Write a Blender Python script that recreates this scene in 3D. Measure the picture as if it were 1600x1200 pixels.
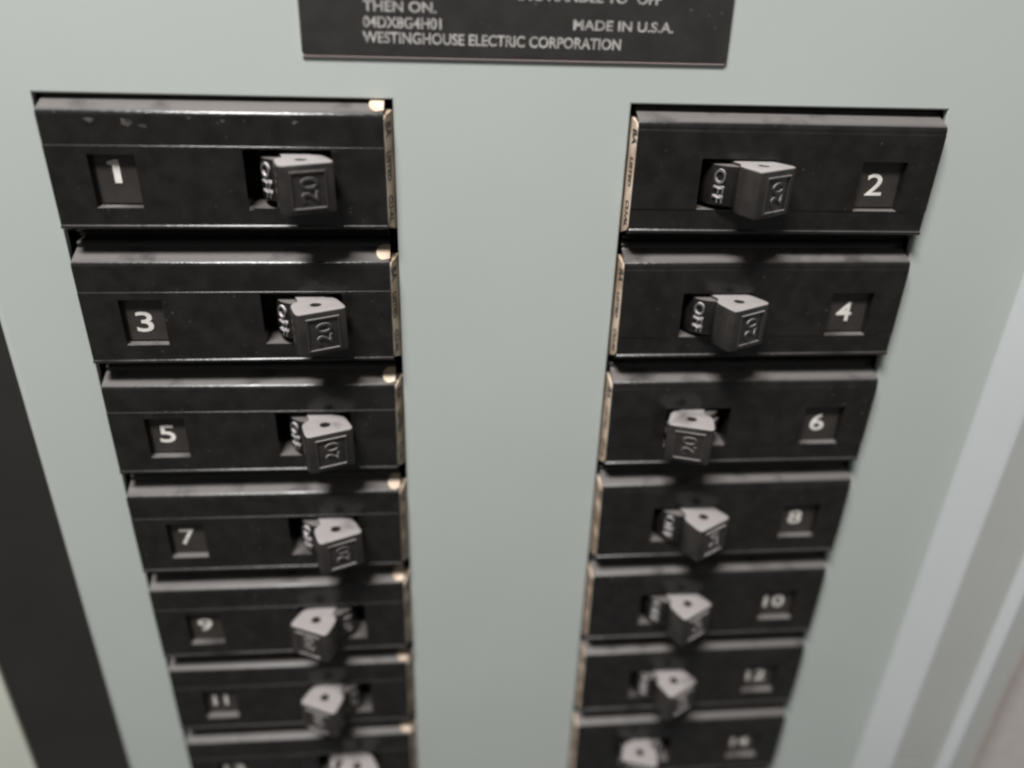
import bpy, bmesh, math, random
from mathutils import Vector, Matrix, Euler
random.seed(4)
U = 0.0254                     # every measure below is in inches; U turns it into metres
SC = bpy.context.scene
COL = SC.collection
for o in list(bpy.data.objects):
    bpy.data.objects.remove(o)

# ------------------------------------------------------------------ camera
cam_d = bpy.data.cameras.new('camera')
cam = bpy.data.objects.new('camera', cam_d); COL.objects.link(cam)
cam.location = Vector((1.297135, -5.564842, 0.804561)) * U
cam.rotation_euler = (1.086642, -0.030289, -0.082321)
cam_d.sensor_width = 36; cam_d.sensor_fit = 'HORIZONTAL'
cam_d.lens = 1.24268 * 36 / 1.6
cam_d.clip_start = 0.002; cam_d.clip_end = 50
cam_d.dof.use_dof = True
cam_d.dof.focus_distance = 5.65 * U
cam_d.dof.aperture_fstop = 6.0
SC.camera = cam

# ------------------------------------------------------------------ light
w = bpy.data.worlds.new('World'); SC.world = w; w.use_nodes = True
bg = w.node_tree.nodes['Background']
bg.inputs[0].default_value = (1.0, 0.97, 0.95, 1); bg.inputs[1].default_value = 0.13

def area(name, loc, aim, size, power, color):
    d = bpy.data.lights.new(name, 'AREA'); d.shape = 'RECTANGLE'
    d.size = size[0]*U; d.size_y = size[1]*U; d.energy = power; d.color = color
    o = bpy.data.objects.new(name, d); COL.objects.link(o)
    o.location = Vector(loc)*U
    o.rotation_euler = (Vector(aim)-Vector(loc)).to_track_quat('-Z', 'Y').to_euler()
    return o
area('ceiling_lamp', (-5, -12.5, 24), (1.5, 0, -3), (10, 4), 11.2, (1.0, 0.98, 0.965))

SC.render.engine = 'CYCLES'
SC.cycles.max_bounces = 6
SC.cycles.pixel_filter_type = 'BLACKMAN_HARRIS'
SC.cycles.filter_width = 2.4
vs = SC.view_settings
vs.view_transform = 'Standard'; vs.look = 'None'; vs.exposure = 0.0; vs.gamma = 1.0; vs.use_curve_mapping = False

# ------------------------------------------------------------------ materials
def mat(name, base, rough=0.5, base2=None, nscale=40, mottle=0.5, bump=0.0, bscale=400, dust=None, dust_amt=0.0, dust_lo=.35, spec=0.5, metal=0.0, patch=0.5, rough_var=0.0):
    m = bpy.data.materials.new(name); m.use_nodes = True
    nt = m.node_tree; N = nt.nodes; L = nt.links
    b = N['Principled BSDF']; b.inputs['Roughness'].default_value = rough
    b.inputs['Specular IOR Level'].default_value = spec; b.inputs['Metallic'].default_value = metal
    tc = N.new('ShaderNodeTexCoord')
    geo = N.new('ShaderNodeNewGeometry')
    def noise(scale, detail=4, dist=0.0, vec=None):
        n = N.new('ShaderNodeTexNoise'); n.inputs['Scale'].default_value = scale
        n.inputs['Detail'].default_value = detail; n.inputs['Distortion'].default_value = dist
        L.new(vec if vec else geo.outputs['Position'], n.inputs['Vector']); return n
    def ramp(src, lo, hi):
        r = N.new('ShaderNodeMapRange'); r.inputs['From Min'].default_value = lo; r.inputs['From Max'].default_value = hi
        L.new(src, r.inputs['Value']); return r.outputs['Result']
    def mix(fac, a, c):
        x = N.new('ShaderNodeMix'); x.data_type = 'RGBA'
        if isinstance(fac, float): x.inputs[0].default_value = fac
        else: L.new(fac, x.inputs[0])
        for i, s in ((6, a), (7, c)):
            if isinstance(s, tuple): x.inputs[i].default_value = s + (1,)
            else: L.new(s, x.inputs[i])
        return x.outputs[2]
    def mul(a, c):
        x = N.new('ShaderNodeMath'); x.operation = 'MULTIPLY'
        for i, s in ((0, a), (1, c)):
            if isinstance(s, float): x.inputs[i].default_value = s
            else: L.new(s, x.inputs[i])
        return x.outputs[0]
    col = base
    if base2:
        col = mix(mul(ramp(noise(nscale).outputs['Fac'], .35, .65), mottle), base, base2)
    if dust:
        sep = N.new('ShaderNodeSeparateXYZ'); L.new(geo.outputs['Normal'], sep.inputs[0])
        up = ramp(sep.outputs['Z'], dust_lo, min(1.0, dust_lo+.35))
        pt = ramp(noise(130, 3).outputs['Fac'], .3-.25*(1-patch), .6-.25*(1-patch))
        fac = mul(mul(up, pt), dust_amt)
        # a thin film and specks of dust on every face
        sp = N.new('ShaderNodeTexVoronoi'); sp.inputs['Scale'].default_value = 520
        L.new(geo.outputs['Position'], sp.inputs['Vector'])
        spk = mul(ramp(sp.outputs['Distance'], .16, .06), ramp(noise(90, 2).outputs['Fac'], .5, .7))
        mx = N.new('ShaderNodeMath'); mx.operation = 'MAXIMUM'; L.new(fac, mx.inputs[0]); L.new(mul(spk, .30), mx.inputs[1])
        col = mix(mx.outputs[0], col, dust)
        rr = N.new('ShaderNodeMapRange'); L.new(mx.outputs[0], rr.inputs['Value'])
        rr.inputs['To Min'].default_value = rough; rr.inputs['To Max'].default_value = .8
        if rough_var:
            ad = N.new('ShaderNodeMath'); ad.operation = 'MULTIPLY_ADD'
            L.new(noise(220, 3).outputs['Fac'], ad.inputs[0]); ad.inputs[1].default_value = rough_var
            L.new(rr.outputs[0], ad.inputs[2]); L.new(ad.outputs[0], b.inputs['Roughness'])
        else: L.new(rr.outputs[0], b.inputs['Roughness'])
    if isinstance(col, tuple): b.inputs['Base Color'].default_value = col + (1,)
    else: L.new(col, b.inputs['Base Color'])
    if bump:
        bp = N.new('ShaderNodeBump'); bp.inputs['Strength'].default_value = bump; bp.inputs['Distance'].default_value = 0.0002
        L.new(noise(bscale, 5).outputs['Fac'], bp.inputs['Height']); L.new(bp.outputs[0], b.inputs['Normal'])
    return m
M = {}
M['cover'] = mat('grey_green_enamel', (.424, .456, .434), .5, (.392, .430, .406), 25, .6, bump=.09, bscale=2400)
M['trim'] = mat('grey_trim_enamel', (.40, .41, .39), .5, (.36, .37, .35), 25, .5, bump=.12, bscale=700)
M['bevel'] = mat('bluish_lit_slope_enamel', (.46, .48, .49), .4, (.42, .44, .45), 25, .5, bump=.12, bscale=700)  # bluish paint, paled to put the light on the trim's slopes into colour
M['flange'] = mat('off_white_enamel', (.66, .68, .60), .4, (.55, .58, .48), 25, .5)
M['edge'] = mat('worn_beige_edge_paint', (.42, .37, .34), .5, (.34, .29, .26), 60, .8)
M['body'] = mat('black_moulded_plastic', (.0085, .0080, .0078), .14, (.015, .0142, .0138), 300, .9, bump=.35, bscale=900, dust=(.185, .170, .162), dust_amt=.62, dust_lo=.58, rough_var=.12)
M['handle'] = mat('dusty_black_handle_plastic', (.020, .0185, .017), .30, (.034, .030, .028), 300, .8, bump=.3, bscale=900, dust=(.27, .25, .245), dust_amt=.97, dust_lo=.5, patch=0.25, rough_var=.1)
M['mark'] = mat('glint_tinted_raised_mark', (.10, .095, .095), .18, dust=(.62, .58, .58), dust_amt=.95, dust_lo=.0)  # pale tint puts the glints on the worn raised letters into the colour
M['rating'] = mat('moulded_rating_figures', (.035, .032, .03), .3, dust=(.36, .34, .33), dust_amt=.7, dust_lo=.2)
M['number'] = mat('white_number_ink', (.78, .75, .70), .5, (.5, .48, .44), 500, .6)
M['insert'] = mat('dark_grey_number_insert', (.028, .025, .0225), .4, (.040, .036, .032), 300, .8, bump=.3)
M['label'] = mat('cream_paper_label', (.70, .58, .46), .6, (.34, .24, .16), 200, .85)
M['ink'] = mat('black_label_ink', (.03, .025, .025), .6)
M['plate'] = mat('black_anodised_plate', (.022, .021, .020), .38, (.032, .03, .028), 200, .8, bump=.3, dust=(.3,.29,.28), dust_amt=.5, dust_lo=.5)
M['plate_edge'] = mat('bare_plate_edge', (.5, .40, .38), .45)
M['lettering'] = mat('worn_silver_lettering', (.42, .41, .39), .5, (.22, .21, .20), 700, .9)
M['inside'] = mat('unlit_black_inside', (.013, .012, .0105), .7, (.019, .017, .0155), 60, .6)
M['wall'] = mat('grey_plaster_wall', (.50, .47, .44), .9, (.42, .40, .375), 300, .6, bump=.2, bscale=400)

# ------------------------------------------------------------------ mesh helpers
def link(name, me, m=None, parent=None):
    o = bpy.data.objects.new(name, me); COL.objects.link(o)
    if m is not None:
        if len(me.materials) == 0: me.materials.append(m)
    if parent: o.parent = parent
    return o
def scaled(me, f=U):
    me.transform(Matrix.Scale(f, 4)); return me
def smooth(me, ang=35, flat=1e9):
    for p in me.polygons: p.use_smooth = True
    try: me.set_sharp_from_angle(angle=math.radians(ang))
    except Exception: pass
    if flat < 1e8:                       # large plane faces stay flat so rounded edges do not bend their shading
        for p in me.polygons:
            if p.area > flat or abs(p.normal.y) > .9995: p.use_smooth = False
def bake(me, mods, name='m'):
    """evaluate modifiers on a mesh and return the result as a new mesh"""
    o = bpy.data.objects.new('tmp', me); COL.objects.link(o)
    tmp = []
    for k, a in mods:
        md = o.modifiers.new('x', k)
        for kk, vv in a.items():
            if kk == 'object': tmp.append(vv)
            setattr(md, kk, vv)
    dg = bpy.context.evaluated_depsgraph_get(); dg.update()
    r = bpy.data.meshes.new_from_object(o.evaluated_get(dg)); r.name = name
    bpy.data.objects.remove(o)
    for t in tmp: bpy.data.objects.remove(t)
    return r
def prism(poly, x0, x1, axis='x'):
    """closed polygon of (y,z) swept along x (or (x,y) swept along z)"""
    bm = bmesh.new(); n = len(poly)
    f = (lambda s, p: (s, p[0], p[1])) if axis == 'x' else (lambda s, p: (p[0], p[1], s))
    a = [bm.verts.new(f(x0, p)) for p in poly]; b = [bm.verts.new(f(x1, p)) for p in poly]
    bm.faces.new(a); bm.faces.new(b[::-1])
    for i in range(n): bm.faces.new((a[i], b[i], b[(i+1) % n], a[(i+1) % n]))
    bmesh.ops.recalc_face_normals(bm, faces=bm.faces)
    me = bpy.data.meshes.new('p'); bm.to_mesh(me); bm.free(); return me
def boxm(x0, x1, y0, y1, z0, z1):
    return prism([(y0, z0), (y1, z0), (y1, z1), (y0, z1)], x0, x1)
def merge(*mes):
    bm = bmesh.new()
    for m in mes: bm.from_mesh(m)
    me = bpy.data.meshes.new('j'); bm.to_mesh(me); bm.free(); return me
def cutter(me):
    o = bpy.data.objects.new('cut', me); COL.objects.link(o); o.hide_render = True; return o
def text_mesh(s, width=None, height=.1, depth=.004, bold=0.0, bev=0.0, hcap=None):
    """flat lettering in the XY plane, lower-left at the origin, fitted to width x cap height"""
    c = bpy.data.curves.new('t', 'FONT'); c.body = s; c.size = 1.0; c.offset = bold; c.resolution_u = 4
    c.extrude = .5; c.bevel_depth = 0
    o = bpy.data.objects.new('t', c); COL.objects.link(o)
    dg = bpy.context.evaluated_depsgraph_get(); dg.update()
    me = bpy.data.meshes.new_from_object(o.evaluated_get(dg)); bpy.data.objects.remove(o)
    xs = [v.co.x for v in me.vertices]; ys = [v.co.y for v in me.vertices]
    x0, x1, y0, y1 = min(xs), max(xs), min(ys), max(ys)
    fy = height/(y1-y0); fx = (width/(x1-x0)) if width else fy
    me.transform(Matrix.Diagonal((fx, fy, depth, 1)) @ Matrix.Translation((-x0, -y0, 0)))
    me.materials.clear()
    return me
STAND = Matrix.Rotation(math.pi/2, 4, 'X')          # XY lettering -> upright on the panel, facing -Y

# ------------------------------------------------------------------ the setting
XL0, XL1, XR0, XR1 = -1.288, 0.9895, 2.5934, 4.860     # opening edges
G = 0.0075                                             # top of the first breaker
ZB = -7.08                                             # lower edge of both openings
_w = bake(boxm(-60, 60, .03, 5.2, -60, 60), [('BOOLEAN', dict(operation='DIFFERENCE', solver='EXACT', object=cutter(boxm(-3.93, 7.03, -1, 4.2, -11.05, 7.05))))], 'wall')
wall = link('wall', scaled(_w), M['wall']); wall['kind'] = 'structure'

# cover sheet: pressed steel with two openings and a curled left edge
def cover_mesh():
    xl, zt, zb = -1.90, 7.0, -11.0
    r = .06; pts = []
    # cross-section in (x, y), front side then back side
    for i in range(0, 7):
        a = math.radians(90*i/6)
        pts.append((xl + r - r*math.cos(math.radians(90)-a) , r - r*math.sin(math.radians(90)-a)))
    front = [(xl, 1.1)] + pts[::-1] + [(5.86, 0.0)]
    back = [(5.86, .06), (xl + r, .06), (xl+.05, .10), (xl + .05, 1.1)]
    me = prism(front + back, zb, zt, axis='z')
    cuts = cutter(merge(boxm(XL0, XL1, -.5, .5, ZB, 0.0), boxm(XR0, XR1, -.5, .5, ZB, 0.0)))
    me = bake(me, [('BOOLEAN', dict(operation='DIFFERENCE', object=cuts, solver='EXACT')),
                   ('BEVEL', dict(width=.012, segments=3, limit_method='ANGLE', angle_limit=math.radians(50)))], 'cover')
    smooth(me, 40, .8)
    return scaled(me)
cover = bpy.data.objects.new('panel_cover', None); COL.objects.link(cover); cover.empty_display_size = .02
cover.location = Vector((1.8, 0.06, -11))*U
cover['label'] = 'grey-green painted steel cover sheet framing the two columns of black breakers'
cover['category'] = 'panel cover'
link_c = link('cover_sheet', cover_mesh(), M['cover'], cover); link_c.location = -cover.location

# nameplate fixed on the cover
pl = bake(prism([(.428, .280), (.445, .266), (3.19, .272), (3.206, .286), (3.185, 1.5), (.432, 1.5)], 0, 1), [], 'pl')
pl.transform(Matrix(((0, 1, 0, 0), (-.022, 0, 0, -.001), (0, 0, 1, 0), (0, 0, 0, 1))))
pl = bake(pl, [('BEVEL', dict(width=.006, segments=2, limit_method='ANGLE'))], 'pl')
bm = bmesh.new(); bm.from_mesh(pl); bmesh.ops.recalc_face_normals(bm, faces=bm.faces); bm.to_mesh(pl); bm.free()
pl.materials.clear(); pl.materials.append(M['plate']); pl.materials.append(M['plate_edge'])
for p in pl.polygons: p.material_index = 0 if p.normal.y < -.8 else 1
plate = link('nameplate', scaled(pl), None, cover); plate.location = -cover.location
plate['label'] = 'black nameplate with silver lettering'
lines = [('ING HANDLE TO "OFF"', 1.80, 2.75, .592, .066), ('RESET', .86, 1.15, .592, .066),
         ('THEN ON.', .828, 1.285, .505, .064), ('04DX8G4H01', .824, 1.315, .411, .066),
         ('MADE IN U.S.A.', 2.160, 2.818, .428, .062), ('WESTINGHOUSE ELECTRIC CORPORATION', .818, 2.480, .322, .068)]
tx = []
for s, x0, x1, z, h in lines:
    if s == 'RESET': continue
    t = text_mesh(s, x1-x0, h, .002, bold=.022)
    t.transform(Matrix.Translation((x0, -.0245, z + .022)) @ Matrix.Rotation(math.radians(.3), 4, 'Y') @ STAND); tx.append(t)
let = link('lettering', scaled(merge(*tx)), M['lettering'], plate)

strip = link('edge_strip', scaled(prism([(.428, .256), (3.19, .262), (3.19, .271), (.445, .265)], 0, 1)), M['plate_edge'], plate)
strip.data.transform(Matrix(((0, 1, 0, 0), (-.016, 0, 0, -.001*U), (0, 0, 1, 0), (0, 0, 0, 1))))
# enclosure: left cavity with its shade painted in near-black, stepped trim frame on the right
enc = bpy.data.objects.new('electrical_enclosure', None); COL.objects.link(enc); enc.empty_display_size = .02
enc.location = Vector((1.8, 4.1, -11))*U
enc['label'] = 'pale steel enclosure with stepped trim on the right of the cover sheet'
enc['category'] = 'enclosure'
def encpart(name, me, m, ang=35):
    smooth(me, ang); o = link(name, scaled(me), m, enc); o.location = -enc.location; return o
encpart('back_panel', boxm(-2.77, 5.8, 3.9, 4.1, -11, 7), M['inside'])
encpart('gap_shade_strip', boxm(-2.93, -1.76, .26, .36, -11, 7), M['inside'])  # shallow near-black strip; the darkness of the deep gap is put into its colour
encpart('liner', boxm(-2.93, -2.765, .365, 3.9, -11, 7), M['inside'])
encpart('left_flange', bake(prism([(-3.9, 3.9), (-3.9, .25), (-3.88, .22), (-2.95, .22), (-2.935, .235), (-2.935, 3.9)], -11, 7, 'z'),
        [('BEVEL', dict(width=.02, segments=3, limit_method='ANGLE'))]), M['flange'])
# right trim, (x, y) section
def arc(cx, cy, r, a0, a1, n=6):
    return [(cx + r*math.cos(math.radians(a0+(a1-a0)*i/n)), cy + r*math.sin(math.radians(a0+(a1-a0)*i/n))) for i in range(n+1)]
def strip_prism(sec): return prism(sec, -11, 7, 'z')
encpart('trim_bevel', strip_prism([(5.862, .30), (5.842, .012), (5.843, -.003), (5.862, -.012), (5.90, -.055), (6.02, -.205), (6.045, -.235), (6.08, -.249), (6.08, .30)]), M['bevel'], 60)
tr = strip_prism([(6.081, .30), (6.081, -.249), (6.095, -.252), (6.594, -.252), (6.594, .30)])
cut = cutter(boxm(6.10, 6.40, -.5, -.235, -6.672, -6.650))
tr = bake(tr, [('BOOLEAN', dict(operation='DIFFERENCE', object=cut, solver='EXACT'))])
encpart('trim_face', tr, M['trim'], 50)
encpart('trim_ridge', strip_prism([(6.595, .30), (6.595, -.256), (6.603, -.268), (6.652, -.330), (6.665, -.340), (6.685, -.345), (6.69, -.340), (6.69, .30)]), M['bevel'], 60)
encpart('trim_rim', strip_prism([(6.691, .30), (6.691, -.338)] + [(6.90, -.338), (6.90, .30)]), M['trim'], 60)
encpart('trim_edge', strip_prism([(6.901, .30), (6.901, -.342)] + arc(6.95, -.292, .05, -90, 0, 5) + [(7.0, 3.9), (6.901, 3.9)]), M['edge'], 60)
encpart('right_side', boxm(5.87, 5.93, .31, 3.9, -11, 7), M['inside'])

# ------------------------------------------------------------------ one breaker of each hand
# local frame: x = 0 at the inner end's side of the slot, z = 0 at the top of its row, y = 0 at the cover's face
def housing(x0, x1, win, slot, side):
    H = -.10; S = .010
    if side < 0:     # left column: proud lower part
        front = [(H+S*.4, -.136), (H+S*.4, -.326), (H, -.330), (H, -.852), (H-.009, -.860), (H-.009, -.876)]
    else:            # right column: step near the lower edge
        front = [(H+S*.6, -.140), (H+S*.6, -.158), (H, -.168), (H, -.705), (H+S*.7, -.712), (H+S*.7, -.850), (H-.006, -.860), (H-.006, -.876)]
    top = [(.75, -.012), (.085, -.012), (.070, -.022), (.062, -.050), (-.045, -.092)]
    arcs = [(-.066, -.1005), (-.079, -.1085), (-.088, -.119)]
    bot = [(-.075, -.893), (.01, -.935), (.075, -.955), (.090, -.985), (.75, -.985)]
    me = prism(top + arcs + front + bot, x0, x1)
    inner = x1 if side < 0 else x0
    cut = cutter(boxm(win[0], win[1], -.3, -.040, win[3], win[2]))
    cut2 = cutter(boxm(slot[0], slot[1], -.3, .34, slot[3], slot[2]))
    me = bake(me, [('BOOLEAN', dict(operation='DIFFERENCE', object=cut, solver='EXACT')),
                   ('BOOLEAN', dict(operation='DIFFERENCE', object=cut2, solver='EXACT')),
                   ('BEVEL', dict(width=.011, segments=3, limit_method='ANGLE', angle_limit=math.radians(28)))], 'housing')
    smooth(me, 50, .09)
    return scaled(me)

def handle_mesh():
    """toggle seen along its pivot (local z): a = outwards (-y), b = sideways (x); swept in z with soft edges, tie hole through it"""
    c = bpy.data.curves.new('h', 'CURVE'); c.dimensions = '2D'; c.fill_mode = 'BOTH'
    half = [(.080, .02), (.084, .17), (.098, .198), (.142, .226), (.158, .26), (.164, .315), (.168, .37), (.169, .402), (.163, .421), (.148, .428)]
    pts = [(b, a) for b, a in half]
    loop = [(b, -a) for b, a in pts] + [(-b, -a) for b, a in pts[::-1]]
    sp = c.splines.new('POLY'); sp.points.add(len(loop)-1); sp.use_cyclic_u = True
    for i, q in enumerate(loop): sp.points[i].co = (q[0], q[1], 0, 1)
    sp = c.splines.new('POLY'); n = 20; sp.points.add(n-1); sp.use_cyclic_u = True
    for i in range(n):
        a = 2*math.pi*i/n; sp.points[i].co = (.050*math.cos(a), -.298 + .050*math.sin(a), 0, 1)
    c.extrude = .150; c.bevel_depth = .014; c.bevel_resolution = 2
    o = bpy.data.objects.new('h', c); COL.objects.link(o)
    dg = bpy.context.evaluated_depsgraph_get(); dg.update()
    me = bpy.data.meshes.new_from_object(o.evaluated_get(dg)); bpy.data.objects.remove(o)
    me.materials.clear()
    bm = bmesh.new(); bm.from_mesh(me); bmesh.ops.remove_doubles(bm, verts=bm.verts, dist=1e-5)
    bmesh.ops.recalc_face_normals(bm, faces=bm.faces); bm.to_mesh(me); bm.free()
    # pivot barrel
    R = .212; ring = [(R*math.cos(2*math.pi*i/40), R*math.sin(2*math.pi*i/40)) for i in range(40)]
    br = bake(prism(ring, -.142, .142, 'z'), [('BEVEL', dict(width=.01, segments=2, limit_method='ANGLE', angle_limit=math.radians(40)))])
    smooth(me, 40); smooth(br, 40)
    return scaled(me), scaled(br)
def wrap(me, R):
    """bend upright lettering lying on y = 0 round the barrel (x becomes arc length)"""
    for v in me.vertices:
        a = v.co.x / R; r = R - v.co.y
        v.co.x = r*math.sin(a); v.co.y = -r*math.cos(a)
    return me
def marks():
    # rating on the handle's end: frame and figures turned a quarter
    f = []
    x0, x1, z0, z1, t = -.118, .118, -.132, .118, .012
    for b in ((x0, x1, z1-t, z1), (x0, x1, z0, z0+t), (x0, x0+t, z0+t, z1-t), (x1-t, x1, z0+t, z1-t)):
        f.append(boxm(b[0], b[1], -.009, .004, b[2], b[3]))
    fr = bake(merge(*f), [])
    t20 = text_mesh('20', .165, .115, .010, bold=.01)
    t20.transform(Matrix.Translation((.062, -.003, -.088)) @ Matrix.Rotation(math.radians(-90), 4, 'Y') @ STAND)
    rate = merge(fr, t20); rate.transform(Matrix.Translation((0, -.4435, 0)))
    # words moulded on the barrel either side of the handle
    out = []
    for s, ang in (('OFF', -62), ('ON', 62)):
        w_ = .235 if s == 'OFF' else .16
        t = text_mesh(s, w_, .075, .030, bold=.012)
        t.transform(Matrix.Rotation(math.radians(-90 if ang > 0 else 90), 4, 'Y') @ Matrix.Translation((-w_/2, -.001, -.0425)) @ STAND)
        t = wrap(t, .212); t.transform(Matrix.Rotation(math.radians(ang), 4, 'Z')); out.append(t)
    return scaled(rate), scaled(out[0]), scaled(out[1])
HM, BM = handle_mesh(); RM, OM, NM = marks()

FL = {-1: .36, 1: .10}
def label_mesh(xe, side):
    """paper label on the inner end wall, lapping over the sloped top"""
    ys = [(.085, -.10), (-.060, -.125), (-.080, -.15), (-.082, -.84), (-.070, -.865), (.085, -.93)]
    bm = bmesh.new()
    fl = FL[side]
    a = [bm.verts.new((xe, y, z)) for y, z in ys]; b = [bm.verts.new((xe - side*(.006 + fl*(y+.082)), y, z)) for y, z in ys]
    n = len(ys); bm.faces.new(a); bm.faces.new(b[::-1])
    for i in range(n): bm.faces.new((a[i], b[i], b[(i+1) % n], a[(i+1) % n]))
    # lap over the slope: rounded tongue lying on the plane from (.062,-.050) to (-.045,-.092)
    def on(u, v, lift):          # u inwards from the end, v 0..1 down the slope
        y = .052 - .117*v; z = -.030 - .066*v
        return (xe + side*(u) - side*.004, y - .37*lift, z + .93*lift)
    out = []
    for i in range(13):
        t = math.radians(-90 + 180*i/12)
        out.append((.045 + .052*math.cos(t), .55 + .55*math.sin(t)))
    pts = [(-0.0, 0.0)] + out + [(-0.0, 1.0)]
    if side < 0:
        lo = [bm.verts.new(on(u, v, .001)) for u, v in pts]; hi = [bm.verts.new(on(u, v, .006)) for u, v in pts]
        n = len(pts); bm.faces.new(hi); bm.faces.new(lo[::-1])
        for i in range(n): bm.faces.new((lo[i], hi[i], hi[(i+1) % n], lo[(i+1) % n]))
    bmesh.ops.recalc_face_normals(bm, faces=bm.faces)
    me = bpy.data.meshes.new('l'); bm.to_mesh(me); bm.free()
    return scaled(me)
def label_text(xe, side):
    out = []
    # lettering runs down the strip
    for s, z0, ln, h, yy in (('BA', -.17, .10, .075, .03), ('LISTED', -.36, .20, .055, .03), ('CIRCUIT BREAKER', -.58, .01, .01, .03), ('CU-AL', -.66, .19, .06, .02)):
        if s.startswith('CIRCUIT'): continue
        t = text_mesh(s, ln, h, .002, bold=.02)
        # letters along -z, tops towards the viewer on the right column / away on the left
        if side > 0: m = Matrix(((0, 0, -1, 0), (1, 0, 0, 0), (0, 0, 0, 0), (0, 0, 0, 1)))
        t.transform(Matrix.Translation((0, 0, 0)))
        for v in t.vertices:
            a, b_, c_ = v.co.x, v.co.y, v.co.z
            y_ = (-.005 - b_*1.1 if side > 0 else -.07 + b_*1.1)
            v.co = (xe - side*(.0078 + c_ + FL[side]*(y_+.082)), y_, z0 - a)
        out.append(t)
    me = merge(*out)
    bm = bmesh.new(); bm.from_mesh(me); bmesh.ops.recalc_face_normals(bm, faces=bm.faces); bm.to_mesh(me); bm.free()
    return scaled(me)

# left: face spans -1.254 .. .953, right: 2.637 .. 4.839 (world inches)
SIDES = {}
for side, x0, x1, win, slot, px in ((-1, -1.252, .928, (-.990, -.692, -.385, -.735), (.000, .575, -.345, -.735), .285),
                                    (1, 2.637, 4.838, (4.278, 4.610, -.355, -.705), (3.112, 3.640, -.350, -.705), 3.365)):
    cx = (x0+x1)/2
    hm = housing(x0-cx, x1-cx, (win[0]-cx, win[1]-cx, win[2], win[3]), (slot[0]-cx, slot[1]-cx, slot[2], slot[3]), side)
    ins = scaled(boxm(win[0]-cx+.02, win[1]-cx-.012, -.046, -.0385, win[3]+.02, win[2]-.004))
    xe = (x1 if side < 0 else x0) - cx
    SIDES[side] = dict(cx=cx, housing=hm, insert=ins, label=label_mesh(xe, side), ltext=label_text(xe, side), px=px-cx,
                       nx=(-.853 if side < 0 else 4.425)-cx, zc=(slot[2]+slot[3])/2)
hm = None
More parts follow.
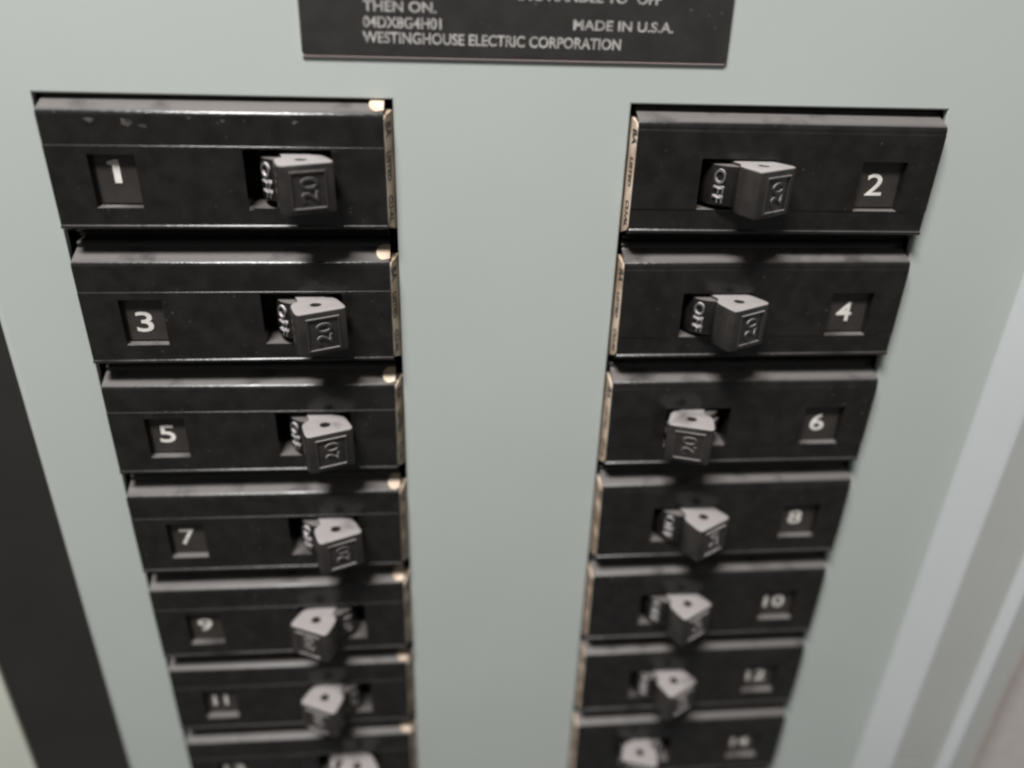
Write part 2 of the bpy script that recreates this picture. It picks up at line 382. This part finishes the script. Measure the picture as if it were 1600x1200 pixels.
# handle tilt (degrees, + = towards the right) for each row
TILT = {1: 22, 3: 24, 5: 22, 7: 24, 9: -24, 11: -24, 13: 23, 2: 29, 4: 27, 6: -18, 8: 31, 10: 31, 12: 30, 14: -17}
EXTRA = {1: 'topmost on the left', 2: 'topmost on the right', 3: 'below number 1', 5: 'below number 3', 7: 'below number 5',
         9: 'in the left column', 11: 'in the left column', 13: 'cut off by the lower edge', 4: 'below number 2', 6: 'in the right column',
         8: 'below number 6', 10: 'below number 8', 12: 'below number 10', 14: 'lowest of the right column'}
def copy_child(src, parent):
    c = src.copy(); COL.objects.link(c); c.parent = parent; return c
for side in (-1, 1):
    S = SIDES[side]; proto = None
    for k in range(7):
        n = 2*k + (1 if side < 0 else 2)
        root = bpy.data.objects.new('circuit_breaker', None); COL.objects.link(root); root.empty_display_size = .01
        jy = random.uniform(-.010, .010); jr = random.uniform(-.3, .3)
        root.location = Vector((S['cx'], 0 + jy, G - k*(.9905 if side < 0 else .993) + random.uniform(-.003, .003)))*U
        if n == 1: root.location.z += .022*U
        root.rotation_euler = (0, math.radians(jr), 0)
        d = 'right' if TILT[n] > 0 else 'left'
        root['label'] = 'black circuit breaker numbered %d, handle thrown %s, %s' % (n, d, EXTRA[n])
        root['category'] = 'circuit breaker'; root['group'] = 'circuit breakers in the panel'
        if proto is None:
            P = {}
            P['housing'] = link('housing', S['housing'], M['body'], root)
            P['insert'] = link('number_insert', S['insert'], M['insert'], root)
            P['label'] = link('paper_label', S['label'], M['label'], root)
            P['ltext'] = link('label_print', S['ltext'], M['ink'], P['label'])
            P['handle'] = link('toggle_handle', HM, M['handle'], root)
            P['barrel'] = link('barrel', BM, M['body'], P['handle'])  # less dusty than the handle: shade inside the slot put into the colour
            P['rate'] = link('rating_mark', RM, M['rating'], P['handle'])
            P['words'] = link('position_mark', OM, M['mark'], P['handle'])
            P['on'] = link('position_mark', NM, M['rating'], P['handle'])  # darker material than OFF: shade beside the handle painted in
            proto = P; Q = P
        else:
            Q = {q: copy_child(proto[q], root) for q in ('housing', 'insert', 'label', 'handle')}
            Q['ltext'] = copy_child(proto['ltext'], Q['label'])
            Q['rate'] = copy_child(proto['rate'], Q['handle']); Q['words'] = copy_child(proto['words'], Q['handle']); copy_child(proto['on'], Q['handle']); copy_child(proto['barrel'], Q['handle'])
        Q['handle'].location = Vector((S['px'], .05, S['zc']))*U
        Q['handle'].rotation_euler = (0, 0, math.radians(TILT[n]))
        s = str(n); wd = {1: .055, 2: .125}.get(n, .12 if len(s) == 1 else .19 if n != 11 else .13); h = .155 if n < 8 else .135
        if s == '1':      # flagged figure one, drawn as an outline
            bm = bmesh.new()
            pts = [(.03, 0), (.075, 0), (.075, .155), (.045, .155), (0, .140), (0, .122), (.03, .122)]
            a = [bm.verts.new((x, 0, z)) for x, z in pts]; b = [bm.verts.new((x, -.004, z)) for x, z in pts]
            bm.faces.new(a); bm.faces.new(b[::-1])
            for i in range(7): bm.faces.new((a[i], b[i], b[(i+1) % 7], a[(i+1) % 7]))
            bmesh.ops.recalc_face_normals(bm, faces=bm.faces)
            t = bpy.data.meshes.new('one'); bm.to_mesh(t); bm.free(); wd = .075
            t.transform(Matrix.Translation((-wd/2, 0, -h/2)))
        else:
            t = text_mesh(s, wd, h, .004, bold=.006)
            t.transform(STAND @ Matrix.Translation((-wd/2, -h/2, 0)))
        o = link('number', scaled(t), M['number'], Q['insert'])
        zr = {1: -.505, 3: -.575, 5: -.55}.get(n, -.555 if side < 0 else -.525)
        o.location = Vector((S['nx'], -.0475, zr))*U

# loose flakes of dry paint stuck on the upper face strip of the first breaker
first = bpy.data.objects['circuit_breaker']
bm = bmesh.new()
for fx, fz, fw in ((-.93, -.170, .050), (-.70, -.185, .060), (-.60, -.205, .036), (-.10, -.165, .022), (-.31, -.150, .018), (.36, -.170, .030), (.02, -.735, .040)):
    n = 9; ring = []
    for i in range(n):
        a = 2*math.pi*i/n; q = fw*(.35 + .65*random.random())
        ring.append((fx - SIDES[-1]['cx'] + q*math.cos(a), fz + .55*q*math.sin(a)))
    a = [bm.verts.new((x, -.0955 if fz > -.5 else -.0995, z)) for x, z in ring]; b = [bm.verts.new((x, -.0985 if fz > -.5 else -.102, z)) for x, z in ring]
    bm.faces.new(a); bm.faces.new(b[::-1])
    for i in range(n): bm.faces.new((a[i], b[i], b[(i+1) % n], a[(i+1) % n]))
bmesh.ops.recalc_face_normals(bm, faces=bm.faces)
fm = bpy.data.meshes.new('flakes'); bm.to_mesh(fm); bm.free()
M['flake'] = mat('dry_dirt_flake', (.085, .078, .07), .8, (.02, .018, .017), 900, .95)
link('paint_flakes', scaled(fm), M['flake'], first)
